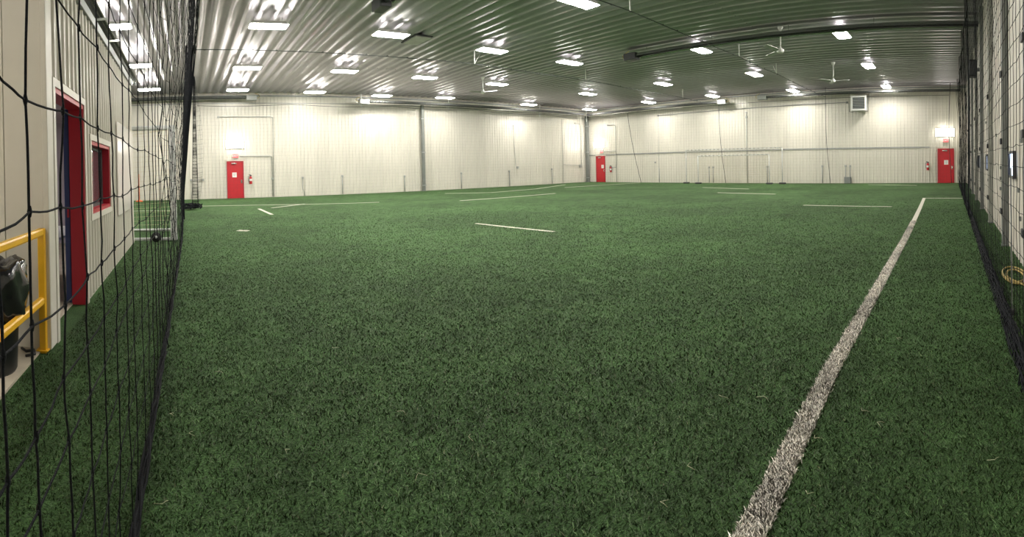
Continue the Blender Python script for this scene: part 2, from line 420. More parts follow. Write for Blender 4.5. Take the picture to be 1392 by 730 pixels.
# ------------------------------------------------------------------ nets
def net_mesh(fn, us, zs, r, n=4, wob=.0, kn=True):
    """strands through the points fn(u, z); every strand its own tube, with knots where two cross"""
    mb = MB(); G = []
    for i, u in enumerate(us):
        row = []
        for j, z in enumerate(zs):
            x, y, zz = fn(u, z)
            row.append((x + rng.normal(0, wob * .4), y + rng.normal(0, wob * .4), zz + (rng.normal(0, wob) if 0 < j else 0)))
        G.append(row)
    for row in G: mb.tube(row, r, n, caps=False)
    for j in range(len(zs)): mb.tube([G[i][j] for i in range(len(us))], r, n, caps=False)
    return mb
# left net, 0.24 m from the camera, strands 0.2 m apart
def leftnet(u, z):
    xb = -.24 + .11 * min(1, max(0, (u - 2) / 8)); k = max(0, (z - 1.9) / 3.7)
    return (xb + (.42 * k * min(1, max(0, u - 1) / 7)), u + .02 * math.sin(3 * z), z)
us = [0.34, .46, .60, .733, .93, 1.145, 1.364, 1.59, 1.85, 2.1, 2.42, 2.72, 3.03] + [3.03 + .26 * k for k in range(1, 49)]
zs = [.02] + [.2 * k - .02 for k in range(1, 6)] + [1.10, 1.262, 1.437, 1.632, 1.858] + [1.858 + .2 * k for k in range(1, 19)] 
tn = thing('barrier_net', (-.2, 2, 0), 'black knotted barrier net hanging close to the camera on the left', 'net')
def fine_left():
    mb = MB()
    # densify the strands so that they sag between knots
    G = {}
    for i, u in enumerate(us):
        for j, z in enumerate(zs):
            x, y, zz = leftnet(u, z); wb = .003 if u < 4 else .010
            G[i, j] = Vector((x + rng.normal(0, .003 if u < 4 else .012), y + rng.normal(0, wb), zz + rng.normal(0, wb * 2.2)))
    def strand(pts, r, smp):
        out = []
        for a, b in zip(pts[:-1], pts[1:]):
            for k in range(smp):
                t_ = k / smp; q = a.lerp(b, t_); q = q + Vector((0, 0, -.004 * math.sin(math.pi * t_) if abs(b.z - a.z) < .08 else 0))
                out.append(q + Vector((rng.normal(0, .0012), rng.normal(0, .0012), 0)))
        out.append(pts[-1]); return mb.tube([tuple(q) for q in out], r, 5 if smp > 1 else 4, caps=False)
    for i in range(len(us)):
        strand([G[i, j] for j in range(len(zs))], .0024 if us[i] < 3 else .0031, 3 if us[i] < 4 else 1)
    for j in range(len(zs)):
        strand([G[i, j] for i in range(0, 20)], .0021, 4); strand([G[i, j] for i in range(19, len(us))], .0028, 1)
    for (i, j), q in G.items():
        if us[i] < 5: mb.tube([tuple(q + Vector((0, 0, -.009))), tuple(q), tuple(q + Vector((0, 0, .009)))], [.0024, .0046, .0024], 5, caps=False)
    return mb
tag(fine_left().build('netting', 'net', tn), kind='stuff')
MB().tube([leftnet(u, .035) for u in us], .012, 6).build('bottom_rope', 'net', tn)
tb = MB()
for q in range(18):   # spare netting bunched along the top rope
    tb.tube([(leftnet(u, 5.5)[0] + .10 * math.sin(q * 2.1) + .03 * math.sin(u * (1 + q % 4) + q), u, 5.46 + .12 * math.cos(q * 2.1) + .04 * math.sin(u * 1.7 + q)) for u in np.linspace(2.5, 15.6, 60)], .011, 4, caps=False)
tag(tb.build('bunched_top', 'net', tn), kind='stuff')
hm = MB()
for q in range(7): hm.tube([(leftnet(u, 0)[0] + .012 * math.sin(u * (3 + q) + q) + .006 * (q - 3), u, .02 + .11 * q / 6 + .02 * math.sin(u * (5 + q))) for u in np.linspace(.4, 15.5, 110)], .006, 4, caps=False)
tag(hm.build('hem', 'net', tn), kind='stuff')
MB().tube([leftnet(u, zs[-1]) for u in us], .016, 6).build('top_rope', 'net', tn)
ln = MB()   # gathered end of the left net
for k in range(30):
    a = k * 2.4; r0 = math.sqrt((k + .5) / 30)
    ln.tube([(-.13 + .37 * max(0, z - .8) / 4.8 + r0 * (.05 + .13 * max(0, z - 1) / 4.6) * math.cos(a + z * .35), 15.6 + .14 * r0 * math.sin(a + z * .35), z) for z in np.linspace(.05, 5.6, 18)], .014, 5)
ln.build('gathered_end', 'net', tn)

# right net, 0.49 m from the camera
def rightnet(u, z):
    return (u, -.49 + .03 * math.sin(u * 1.7) * (z / 5) + .05 * max(0, z - 3) / 2.6, z)
us2 = [3.0 + .16 * k for k in range(48)] + [10.68 + .2 * k for k in range(1, 92)]
zs2 = [.02] + [.16 * k for k in range(1, 36)]
tr = thing('barrier_net', (10, -.49, 0), 'black barrier net hanging in front of the right wall', 'net')
tag(net_mesh(rightnet, us2, zs2, .0026, 3, .006).build('netting', 'net', tr), kind='stuff')
skirt = MB()
for q in range(22):   # heavy slack hem bunched on the turf
    ph = q * 1.7; fq = 2 + (q * 0.37) % 3; h0 = .15 * (q / 21) ** 1.2; y0 = -.470 - .03 * (q / 21)
    skirt.tube([(u, y0 + (.024 - .012 * q / 21) * math.sin(u * fq + ph) + .006 * math.sin(u * 9 + ph), .012 + h0 + (.012 + .02 * q / 21) * math.sin(u * fq * 1.3 + ph * 2) ** 2) for u in np.linspace(2.6, 29.0, 170)], .006, 4, caps=False)
for u in np.arange(2.6, 29, .09): skirt.tube([(u + rng.normal(0, .02), -.445 + rng.normal(0, .008), .008), (u + .03, -.465, .05 + rng.uniform(0, .03)), (u, -.49, .12), (u + rng.normal(0, .02), -.495, .20)], .005, 4)
tag(skirt.build('hem', 'net', tr), kind='stuff')
MB().tube([rightnet(u, 5.6) for u in np.linspace(2.6, 29, 40)], .02, 6).build('top_rope', 'net', tr)
for x, dz in ((12.5, .02), (15.5, .05), (19.5, .05), (25, .06), (28.8, .08)):
    for k in range(3):
        fld = MB(); fld.tube([(x + .05 * k + .12 * math.sin(z * .8 + k), -.46 + dz * math.sin(z * 1.1 + k) + (.05 + .012 * k) * max(0, (z - 3) / 2.6), z) for z in np.linspace(.03, 5.6, 18)], .009, 5); fld.build('gathered_fold', 'net', tr)

# perimeter nets in front of the far walls
def perim(name_label, fn, a0, a1, ztop, loc):
    t = thing('barrier_net', loc, name_label, 'net')
    us_ = list(np.arange(a0, a1, .2)); zs_ = list(np.arange(.03, ztop, .2)) + [ztop]
    mb = MB()
    for u in us_: mb.tube([fn(u, z) for z in (.03, 1.9, 3.8, ztop + .03 * math.sin(u * 2))], .0016, 3, caps=False)
    for z in zs_: mb.tube([fn(u, z) for u in np.linspace(a0, a1, 24)], .0016, 3, caps=False)
    tag(mb.build('netting', 'netfar', t), kind='stuff')
    MB().tube([fn(u, ztop) for u in np.linspace(a0, a1, 60)], .014, 5).build('top_rope', 'cable', t)
perim('fine see-through net hung in front of the left far wall', lambda u, z: (u, 27.75 + .03 * math.sin(u), z - (.12 * abs(math.sin(u * .5)) if z > 5 else 0)), .7, 29.7, 5.42, (15, 27.75, 0))
perim('fine see-through net hung in front of the end wall', lambda u, z: (30.05 + .03 * math.sin(u), u, z), .1, 27.7, 5.44, (30.05, 14, 0))

# gathered net hanging free beyond the left net
tg = thing('gathered_net', (.25, 20.5, 0), 'gathered black net hanging free, hem piled on the turf left of the left door', 'net')
gb = MB()
for k in range(22):
    a = k * 2 * math.pi / 22; 
    gb.tube([(.42 - .012 * (5.6 - z) + (.03 + .11 * (1 - z / 5.7)) * math.cos(a + .3 * math.sin(z)), 20.5 + (.03 + .13 * (1 - z / 5.7)) * math.sin(a + z * .2), z) for z in np.linspace(.1, 5.6, 12)], .0045, 4)
for z in np.arange(.2, 5.6, .14):
    gb.tube([(.42 - .012 * (5.6 - z) + (.03 + .11 * (1 - z / 5.7)) * math.cos(a) , 20.5 + (.03 + .13 * (1 - z / 5.7)) * math.sin(a), z + .02 * math.sin(3 * a)) for a in np.linspace(0, 2 * math.pi, 9)], .006, 4)
gb.build('gathered_cords', 'net', tg)
sp = MB()   # loose leaf of mesh spreading to the right
for k in range(7): sp.tube([(.45 + .05 * k * math.sin(math.pi * min(1, (5.7 - z) / 6.2)) ** 1.2, 20.6, z) for z in np.linspace(.3, 5.6, 10)], .004, 3)
for z in np.arange(.5, 5.4, .2): sp.tube([(.40, 20.55, z), (.45 + .30 * math.sin(math.pi * (5.7 - z) / 6.2) ** 1.2, 20.6, z + .05)], .004, 3)
tag(sp.build('loose_mesh', 'netfar', tg), kind='stuff')
pl = MB()
for k in range(26):
    a = rng.uniform(0, 6.28); r_ = rng.uniform(.05, .36); c0 = (.2 + r_ * math.cos(a), 20.4 + .4 * math.sin(a))
    pl.tube([(c0[0] + .18 * math.cos(t_ + a), c0[1] + .12 * math.sin(2 * t_ + a), .05 + .10 * abs(math.sin(t_ * 1.7 + k)) + .1 * (k % 4 == 0)) for t_ in np.linspace(0, 4.5, 9)], .022, 5)
pl.build('piled_hem', 'net', tg)
MB().tube([(.42, 20.5, 5.55), (.42, 20.5, H + .03)], .01, 5).build('hanging_rope', 'cable', tg)

# ------------------------------------------------------------------ office box at the left
OX, OY0, OY1, OH = -1.2, 4.05, 10.65, 3.5
off = thing('office_building', (-3.3, 7.3, 0), 'cream ribbed steel office box behind the left net, with red framed doorway and window', 'building')
def sidepanels(y0, y1, z0, z1):
    nn = max(1, round((y1 - y0) / .6)); ww = (y1 - y0) / nn
    for k in range(nn):
        mb = ribbed('y', ww, z0, z1, 0, max(1, round(ww / .21)), .024, 1)
        mb.v = [(a + OX, b + y0 + k * ww, c) for a, b, c in mb.v]; mb.build('wall_panel', 'office', off)
DY0, DY1, DZ = 4.30, 5.58, 2.33
WY0, WY1, WZ0, WZ1 = 5.98, 7.48, 1.02, 1.95
sh = MB(); T = .15
def sb(y0, y1, z0, z1): sh.box(OX - T, OX - .002, y0, y1, z0, z1)
sb(OY0, DY0, 0, OH); sb(DY0, DY1, DZ, OH); sb(DY1, WY0, 0, OH); sb(WY0, WY1, 0, WZ0); sb(WY0, WY1, WZ1, OH); sb(WY1, OY1, 0, OH)
sh.box(-5.4, OX - T, OY1 - .12, OY1, 0, OH); sh.box(-5.4, -5.28, OY0, OY1, 0, OH); sh.box(-5.28, OX - T, OY0, OY0 + .12, 0, OH)
sh.build('wall_core', 'office', off)
MB().box(-5.4, OX, OY0, OY1, OH, OH + .06).build('roof', 'trim', off)
MB().box(-5.28, OX - T, OY0 + .12, OY1 - .12, .001, .02).build('inner_floor', 'concrete', off)
MB().box(-5.28, OX - T, OY0 + .12, OY1 - .12, 2.7, 2.75).build('inner_ceiling', 'interior', off)
MB().box(-5.27, -5.25, OY0 + .13, OY1 - .13, .02, 2.7).box(-5.25, OX - T, OY1 - .16, OY1 - .13, .02, 2.7).build('inner_lining', 'interior', off)
sidepanels(DY0 - .1, DY1 + .1, DZ + .09, OH); sidepanels(DY1 + .09, WY0 - .09, .03, OH)
sidepanels(WY0 - .09, WY1 + .09, .03, WZ0 - .09); sidepanels(WY0 - .09, WY1 + .09, WZ1 + .09, OH); sidepanels(WY1 + .09, OY1 - .06, .03, OH)
# front wall: flat planks with vertical seams
for k in range(6):
    x1 = OX - .02 - k * .36
    MB().box(x1 - .355, x1, OY0 - .018, OY0, .02, OH, .004).build('wall_plank', 'office', off)
MB().box(OX - .02, OX + .03, OY0 - .03, OY0 + .16, .02, OH, .006).build('corner_trim', 'trim', off)
MB().box(OX - .03, OX + .03, OY1 - .07, OY1 + .02, .02, OH, .006).build('corner_trim', 'trim', off)
MB().box(OX - .02, OX + .05, OY0 - .03, OY1 + .02, OH - .03, OH + .09, .006).build('eave_trim', 'steel', off)
# doorway casing, white outside and red inside
dc = MB(); a = .075
dc.box(OX, OX + .034, DY0 - a, DY0, .01, DZ + a); dc.box(OX, OX + .034, DY1, DY1 + a, .01, DZ + a); dc.box(OX, OX + .034, DY0, DY1, DZ, DZ + a)
dc.build('door_casing', 'trim', off)
df = MB(); 
df.box(OX - T - .005, OX + .02, DY1 - .03, DY1, .005, DZ); df.box(OX - T - .005, OX + .02, DY0, DY0 + .03, .005, DZ); df.box(OX - T - .005, OX + .02, DY0 + .03, DY1 - .03, DZ - .05, DZ)
df.build('door_jamb', 'redframe', off)
leaf = MB().box(OX - T - .075, OX - T - .012, DY1 - .02, DY1 + .95, .02, DZ - .04, .004).build('door_leaf', 'blue', off)
MB().box(OX - T - .04, OX - T - .02, DY1 - .04, DY1 - .022, 1.02, 1.14).build('strike_plate', 'redframe', leaf)
wc = MB(); a = .075
for q in ((WY0 - a, WY0, WZ0 - a, WZ1 + a), (WY1, WY1 + a, WZ0 - a, WZ1 + a), (WY0, WY1, WZ1, WZ1 + a), (WY0, WY1, WZ0 - a, WZ0)): wc.box(OX, OX + .034, *q)
wc.build('window_casing', 'trim', off)
wf = MB()
for q in ((WY0, WY0 + .04, WZ0, WZ1), (WY1 - .04, WY1, WZ0, WZ1), (WY0 + .04, WY1 - .04, WZ1 - .05, WZ1), (WY0 + .04, WY1 - .04, WZ0, WZ0 + .05)): wf.box(OX - T - .01, OX + .015, *q)
wf = wf.build('window_frame', 'redframe', off)
sl = MB()
for q in ((WY0 + .04, WY0 + .08, WZ0 + .05, WZ1 - .05), (WY1 - .12, WY1 - .04, WZ0 + .05, WZ1 - .05), (WY0 + .08, WY1 - .12, WZ1 - .09, WZ1 - .05), (WY0 + .08, WY1 - .12, WZ0 + .05, WZ0 + .09)): sl.box(OX - .13, OX - .09, *q)
sl.build('window_sash', 'dark', wf)
MB().box(OX - .115, OX - .108, WY0 + .08, WY1 - .12, WZ0 + .09, WZ1 - .09).build('window_pane', 'glass', wf)
MB().box(-3.6, -3.0, 7.0, 7.6, 2.68, 2.70).build('added_lamp', mat('added_lamp_glow', (.9, .9, .9), .5, emit=(1, .93, .95), estr=30.0), off)  # unseen lamp, added to brighten the office interior behind doorway and window
wb = MB().box(OX + .03, OX + .055, 8.15, 10.5, .82, 2.42, .006)
lone(wb, 'notice_board', 'board', 'blank glossy white board mounted on the office side wall right of its window', 'board', (OX + .03, 9.3, .82))
# table and chair seen through the doorway
t = thing('table', (-1.95, 6.3, .02), 'white topped table seen through the open office doorway', 'table')
MB().box(-2.45, -1.55, 5.75, 7.2, .72, .75, .006).build('tabletop', 'white', t)
for x in (-2.38, -1.62):
    for y in (5.82, 7.12): MB().tube([(x, y, .02), (x, y, .72)], .018, 6).build('leg', 'dark', t)
MB().tube([(-1.62, 5.82, .3), (-2.38, 5.82, .5)], .012, 5).build('brace', 'dark', t)

# concrete walk, yellow rail, bin
struct(MB().box(-9, -1.26, Y0 + .03, OY0 - .02, .001, .022).build('floor_walkway', 'concrete'))
t = thing('guard_rail', (-1.235, 3.9, 0), 'yellow painted two-bar guard rail in front of the black bin', 'railing')
MB().box(-1.265, -1.205, 3.97, 4.03, .0, 1.06, .006).build('post', 'yellow', t)
MB().box(-1.265, -1.205, 1.5, 1.56, .0, 1.06, .006).build('post', 'yellow', t)
MB().box(-1.262, -1.208, 1.5, 4.03, 1.0, 1.06, .012).build('top_bar', 'yellow', t)
MB().box(-1.262, -1.208, 1.5, 3.97, .42, .48, .012).build('lower_bar', 'yellow', t)
MB().box(-1.29, -1.185, 3.95, 4.045, .022, .032, .003).build('foot_plate', 'yellow', t)
t = thing('trash_can', (-1.53, 3.5, .022), 'black plastic bin with a shiny black liner bag behind the yellow rail', 'bin')
MB().lathe((-1.53, 3.5, .022), [(0, 0), (.215, 0), (.225, .02), (.255, .66), (.27, .67), (.27, .70), (.24, .70), (.225, .1), (0, .08)], 28).build('body', 'plastic', t)
bg = MB(); v = []; f = []; nu, nv = 48, 12
for j in range(nv):
    s_ = j / (nv - 1)
    for i in range(nu):
        th = 2 * math.pi * i / nu
        prof = [(.05, .70), (.14, .78), (.20, .83), (.245, .84), (.275, .81), (.295, .75), (.305, .68), (.31, .60), (.305, .53), (.30, .47), (.29, .43), (.275, .41)][j]
        wv = .016 * math.sin(5 * th + 2 * j * .5) + .012 * math.sin(11 * th - j) + .007 * math.sin(23 * th + j * 2)
        zz = prof[1] + .03 * math.sin(3 * th) * s_ + .018 * math.sin(7 * th + j * .8)
        rr = max(.04, prof[0] + wv)
        v.append((-1.53 + rr * math.cos(th), 3.5 + rr * math.sin(th), .022 + zz))
for j in range(nv - 1):
    for i in range(nu): f.append((j * nu + i, j * nu + (i + 1) % nu, (j + 1) * nu + (i + 1) % nu, (j + 1) * nu + i))
bg.add(v, f, True).build('liner_bag', 'bag', t)
lone(MB().tube([(-1.42, 3.96, .035), (-1.36, 3.9, .035), (-1.30, 3.93, .04), (-1.27, 3.86, .034), (-1.33, 3.80, .034)], .012, 6), 'cord_scrap', 'rubber', 'short black cord lying on the concrete at the foot of the yellow post', 'cord', (-1.35, 3.9, .022))

# ------------------------------------------------------------------ goals
def net_patch(mb, P00, P10, P01, P11, du, dv, r, sagv=(0, 0, 0)):
    P00, P10, P01, P11 = map(Vector, (P00, P10, P01, P11)); sg = Vector(sagv)
    def P(a, b): return tuple(P00.lerp(P10, a).lerp(P01.lerp(P11, a), b) + sg * math.sin(math.pi * a) * math.sin(math.pi * b))
    nu_ = max(2, int((P10 - P00).length / du)); nv_ = max(2, int((P01 - P00).length / dv))
    for i in range(nu_ + 1): mb.tube([P(i / nu_, k / 6) for k in range(7)], r, 3, caps=False)
    for j in range(nv_ + 1): mb.tube([P(k / 6, j / nv_) for k in range(7)], r, 3, caps=False)
# portable goal at the end of the office: plane along x at y = 10.95
GX1, GX0, GY, GH = -.31, -5.2, 10.95, 2.60
t = thing('soccer_goal', (-.4, GY, 0), 'scuffed white portable goal on wheels standing past the end of the office', 'goal')
MB().box(GX1 - .07, GX1 + .08, GY - .05, GY + .06, .02, GH, .02).build('post', 'goalwhite', t)
MB().box(GX0 - .07, GX0 + .08, GY - .05, GY + .06, .02, GH, .02).build('post', 'goalwhite', t)
MB().box(GX0 + .08, GX1 - .07, GY - .05, GY + .06, GH - .10, GH, .02).build('crossbar', 'goalwhite', t)
MB().tube([(GX0, GY + .05, .07), (GX0, GY + 1.6, .07), (GX1, GY + 1.6, .07), (GX1, GY + .05, .07)], .04, 8).build('base_frame', 'goalwhite', t)
MB().box(GX0 + .08, GX1 - .07, GY - .03, GY + .03, .02, .08, .01).build('front_bar', 'goalwhite', t)
MB().tube([(GX1, GY + .05, GH - .05), (GX1, GY + .7, GH - .05), (GX1, GY + 1.1, GH - .5), (GX1, GY + 1.6, .1)], .022, 6).build('back_stay', 'goalwhite', t)
MB().tube([(GX0, GY + .05, GH - .05), (GX0, GY + .7, GH - .05), (GX0, GY + 1.1, GH - .5), (GX0, GY + 1.6, .1)], .022, 6).build('back_stay', 'goalwhite', t)
gn = MB()
net_patch(gn, (GX0, GY + .7, GH - .05), (GX1, GY + .7, GH - .05), (GX0, GY + 1.6, .1), (GX1, GY + 1.6, .1), .12, .12, .003, (0, -.15, -.1))
net_patch(gn, (GX0, GY + .05, GH - .03), (GX1, GY + .05, GH - .03), (GX0, GY + .7, GH - .05), (GX1, GY + .7, GH - .05), .12, .12, .003, (0, 0, -.25))
net_patch(gn, (GX1, GY + .05, GH - .05), (GX1, GY + .7, GH - .05), (GX1, GY + .05, .1), (GX1, GY + 1.6, .1), .12, .12, .003)
tag(gn.build('netting', 'goalnet', t), kind='stuff')
wh = MB().lathe((-.70, GY - .10, .11), [(.0, -.035), (.05, -.035), (.055, -.025), (.105, -.03), (.11, -.015), (.11, .015), (.105, .03), (.055, .025), (.05, .035), (0, .035)], 20, 'y').build('wheel', 'rubber', t)
MB().lathe((-.70, GY - .10, .11), [(0, -.045), (.028, -.045), (.03, -.036), (0, -.036)], 12, 'y').build('hub', 'goalwhite', wh)
# two goals pushed against the end wall
def wall_goal(x, y0, y1, h, label, mesh, dep, topm):
    t = thing('soccer_goal', (x, (y0 + y1) / 2, 0), label, 'goal')
    for y in (y0, y1):
        MB().tube([(x, y, .0), (x, y, h)], .03, 8).build('post', 'goalwhite', t)
        MB().tube([(x, y, .05), (x + dep, y, .05)], .025, 6).build('ground_bar', 'goalwhite', t)
        MB().box(x - .12, x + .12, y - .22, y + .22, .0, .10, .03).build('sandbag', 'dark', t)
    MB().tube([(x, y0, h), (x, y1, h)], .03, 8).build('crossbar', topm, t)
    ties = MB()
    for k in range(int((y1 - y0) / .3)): ties.box(x - .035, x + .035, y0 + .1 + k * .3, y0 + .22 + k * .3, h - .036, h + .036)
    tag(ties.build('net_ties', 'girt2', t), kind='stuff')
    g_ = MB(); net_patch(g_, (x + .05, y0, h), (x + .05, y1, h), (x + dep, y0, .05), (x + dep, y1, .05), .15, .15, .0025, (0, 0, -.1))
    tag(g_.build('netting', 'goalnet', t), kind='stuff')
wall_goal(29.75, 10.75, 18.0, 2.36, 'larger white goal frame standing against the end wall', .15, .2, 'goalwhite')
wall_goal(29.45, 11.55, 16.85, 1.93, 'smaller white goal frame standing inside the larger one at the end wall', .15, .2, 'goalwhite')

# ------------------------------------------------------------------ doors with exit signs, wall lights, extinguishers
def text_part(txt, size, mat_, parent, M4, name='lettering'):
    cu = bpy.data.curves.new('txt', 'FONT'); cu.body = txt; cu.size = size; cu.extrude = .002; cu.align_x = 'CENTER'; cu.align_y = 'CENTER'
    o = bpy.data.objects.new('txt', cu); COL.objects.link(o)
    me = bpy.data.meshes.new_from_object(o.evaluated_get(bpy.context.evaluated_depsgraph_get()))
    bpy.data.objects.remove(o); me.transform(M4); me.materials.clear(); me.materials.append(M[mat_])
    r = bpy.data.objects.new(name, me); COL.objects.link(r); r.parent = parent; return r
def frame_fn(side, c):
    """local (along, outward) -> world; side n: wall A facing -y, e: wall B facing -x"""
    if side == 'n': return lambda a, d, z: (c + a, Y1 - .03 - d, z)
    return lambda a, d, z: (X1 - .03 - d, c - a, z)
def lbox(mb, P, a0, a1, d0, d1, z0, z1, bev=0):
    p, q = P(a0, d0, z0), P(a1, d1, z1)
    return mb.box(min(p[0], q[0]), max(p[0], q[0]), min(p[1], q[1]), max(p[1], q[1]), z0, z1, bev)
def red_door(n_, side, c, wd, paper_a, paper_z, hinge):
    P = frame_fn(side, c); base = P(0, 0, 0)
    fr = MB(); h = 2.12
    lbox(fr, P, -wd/2 - .05, -wd/2, 0, .06, 0, h); lbox(fr, P, wd/2, wd/2 + .05, 0, .06, 0, h); lbox(fr, P, -wd/2 - .05, wd/2 + .05, 0, .06, h, h + .05)
    d = struct(fr.build('door_%d' % n_, 'redframe'))
    lbox(MB(), P, -wd/2 + .004, wd/2 - .004, .0, .035, .01, h - .004, .003).build('door_leaf', 'red', d)
    lbox(MB(), P, -wd/2 - .14, wd/2 + .14, 0, .03, h + .06, h + .16).build('head_flashing', 'trim', d)
    hd = MB(); q = P(wd/2 * .82 * -hinge * -1, .035, .98)
    hd.lathe(P(wd * .41 * hinge, .06, .98), [(0, -.02), (.03, -.02), (.035, 0), (.03, .02), (0, .02)], 10, 'y' if side == 'n' else 'x')
    lbox(hd, P, wd * .41 * hinge - .04, wd * .41 * hinge + .04, .035, .042, .88, 1.08); hd.build('door_handle', 'chrome', d)
    cl = MB(); lbox(cl, P, -.22, .08, .04, .10, h - .12, h - .05, .01); cl.build('door_closer', 'chrome', d)
    pp = lbox(MB(), P, paper_a - .13, paper_a + .13, .036, .040, paper_z - .14, paper_z + .14).build('paper_notice', 'paper', d)
    ls = MB()
    for k, (l0, l1) in enumerate(((-.09, .09), (-.08, .06), (-.09, .08), (-.05, .05))): lbox(ls, P, paper_a + l0, paper_a + l1, .0402, .0412, paper_z + .07 - .045 * k, paper_z + .085 - .045 * k)
    ls.build('print_lines', 'print', pp)
    return d
def exit_sign(side, c, z, label):
    P = frame_fn(side, c); loc = P(0, 0, z)
    t = thing('exit_sign', loc, label, 'sign')
    lbox(MB(), P, -.20, .20, 0, .05, z - .13, z + .17, .008).build('housing', 'trim', t)
    lbox(MB(), P, -.17, .17, .05, .056, z - .10, z + .12).build('face', 'exit', t)
    if side == 'n': R_ = Matrix.Rotation(math.radians(90), 4, 'X')
    else: R_ = Matrix.Rotation(math.radians(-90), 4, 'Z') @ Matrix.Rotation(math.radians(90), 4, 'X')
    q = Vector(P(0, .058, z + .01)) - Vector(loc)
    text_part('EXIT', .17, 'exitletter', t, Matrix.Translation(q) @ R_)
def wall_light(side, c, z, wd, label):
    P = frame_fn(side, c); t = thing('wall_light', P(0, 0, z), label, 'light')
    lbox(MB(), P, -wd/2 - .03, wd/2 + .03, 0, .05, z - .26, z + .26, .01).build('housing', 'trim', t)
    b = MB(); # faceted lens
    vs = []
    for (e, d_) in ((0, .05), (.06, .17)):
        for a_, zz in ((-wd/2 + e, z - .24 + e), (wd/2 - e, z - .24 + e), (wd/2 - e, z + .24 - e), (-wd/2 + e, z + .24 - e)): vs.append(P(a_, d_, zz))
    b.add(vs, [(4, 5, 6, 7), (0, 1, 5, 4), (1, 2, 6, 5), (2, 3, 7, 6), (3, 0, 4, 7)]); b.build('diffuser', 'doorlamp', t)
def extinguisher(side, c, label):
    P = frame_fn(side, c); z = .82; t = thing('fire_extinguisher', P(0, .08, z), label, 'extinguisher')
    q = P(0, .1, z)
    MB().lathe(q, [(0, 0), (.07, 0), (.08, .02), (.08, .36), (.06, .42), (.025, .45), (.025, .47), (0, .47)], 16).build('cylinder', 'red', t)
    MB().lathe(P(0, .1, z + .17), [(.081, 0), (.082, .01), (.082, .12), (.081, .13)], 16).build('label_band', 'paper', t)
    v_ = MB(); lbox(v_, P, -.03, .06, .06, .14, z + .47, z + .53, .008); lbox(v_, P, -.11, .0, .08, .12, z + .52, z + .55, .005); v_.build('valve', 'dark', t)
    MB().tube([P(-.04, .1, z + .5), P(-.12, .1, z + .46), P(-.13, .12, z + .3), P(-.10, .13, z + .12)], .014, 6).build('hose', 'rubber', t)
    lbox(MB(), P, -.06, .06, 0, .02, z + .1, z + .5).build('bracket', 'galv', t)
red_door(1, 'n', 2.87, .88, -.05, 1.37, 1)
red_door(2, 'e', 26.85, .88, .22, 1.30, 1)
red_door(3, 'e', .33, .94, .02, 1.30, 1)
exit_sign('n', 2.90, 2.46, 'red EXIT sign above the left red door'); wall_light('n', 2.87, 3.17, 1.0, 'glowing white wall light over the left red door')
exit_sign('e', 26.72, 2.52, 'red EXIT sign above the red door in the room corner'); wall_light('e', 26.9, 3.12, 1.0, 'glowing white wall light over the red door in the room corner')
exit_sign('e', .33, 2.66, 'red EXIT sign above the red door at far right'); wall_light('e', .38, 3.17, 1.15, 'glowing white wall light over the red door at far right')
extinguisher('n', 3.76, 'red fire extinguisher on the wall right of the left red door')
extinguisher('e', 25.15 + .55, 'red fire extinguisher on the wall right of the corner red door')
extinguisher('e', 1.47, 'red fire extinguisher on the wall left of the far right red door')

# ------------------------------------------------------------------ columns, conduits, outlets
def column(x, y, r, label, z1=5.6):
    t = thing('column', (x, y, 0), label, 'column')
    MB().box(x - r, x + r, y - r, y + r, 0, z1, .01).build('shaft', 'girt', t)
    MB().box(x - r * 1.7, x + r * 1.7, y - r * 1.3, y + r * 1.3, 0, .02).build('base_plate', 'steel', t)
    for z in (.35, 2.5, 4.7): MB().box(x - r * 1.5, x + r * 1.5, y - r * 1.15, y + r * 1.15, z, z + .06, .005).build('bracket', 'galv', t)
column(14.95, 28.2, .09, 'tall grey steel column against the left far wall')
column(30.45, 28.15, .12, 'grey steel column standing in the room corner')
def conduit(side, pts, label, r=.018, m='galv', boxes=()):
    """pts in (coordinate along the wall, z)"""
    F_ = (lambda a, z, d=.04: (a, Y1 - .03 - d, z)) if side == 'n' else (lambda a, z, d=.04: (X1 - .03 - d, a, z))
    Q = [F_(a, z) for a, z in pts]
    t = thing('conduit', Q[0], label, 'conduit')
    MB().tube(Q, r, 6).build('pipe', m, t)
    for (a, z, s) in boxes:
        c_ = F_(a, z); 
        if side == 'n': MB().box(a - s, a + s, Y1 - .11, Y1 - .025, z - s, z + s, .01).build('outlet_box', m, t)
        else: MB().box(X1 - .11, X1 - .025, a - s, a + s, z - s, z + s, .01).build('outlet_box', m, t)
conduit('n', [(1.95, 4.77), (5.05, 4.75), (5.15, 4.70), (5.17, 4.6), (5.12, .05)], 'grey conduit arching over and right of the left red door', boxes=[(1.95, 4.77, .05)])
conduit('n', [(3.15, 2.46), (4.95, 2.44), (5.04, 2.40), (5.06, 2.3), (5.06, .05)], 'grey conduit running right from the left EXIT sign then down', .022, boxes=[(5.08, 1.1, .07)])
conduit('n', [(.98, 1.13), (.28, 1.13), (.28, .05)], 'short grey outlet conduit left of the left red door', .022, boxes=[(.98, 1.13, .06), (.28, 1.13, .06)])
for x, z, lb in ((7.05, 1.12, 'first short outlet pipe right of the left red door'), (9.40, 1.13, 'second short outlet pipe right of the left red door'), (13.62, 1.0, 'short outlet pipe just left of the tall grey column'), (17.95, 1.08, 'first short outlet pipe right of the tall grey column'), (22.15, 1.12, 'second short outlet pipe right of the tall grey column'), (26.45, 1.18, 'short outlet pipe nearest the room corner on the left far wall')):
    if x != 7.05: conduit('n', [(x, .03), (x, z)], lb, .028, boxes=[(x, z, .06)])
    else: conduit('n', [(6.98, .03), (6.98, .3), (6.90, .4), (6.90, 1.08)], lb, .018, boxes=[(6.90, 1.10, .06)])
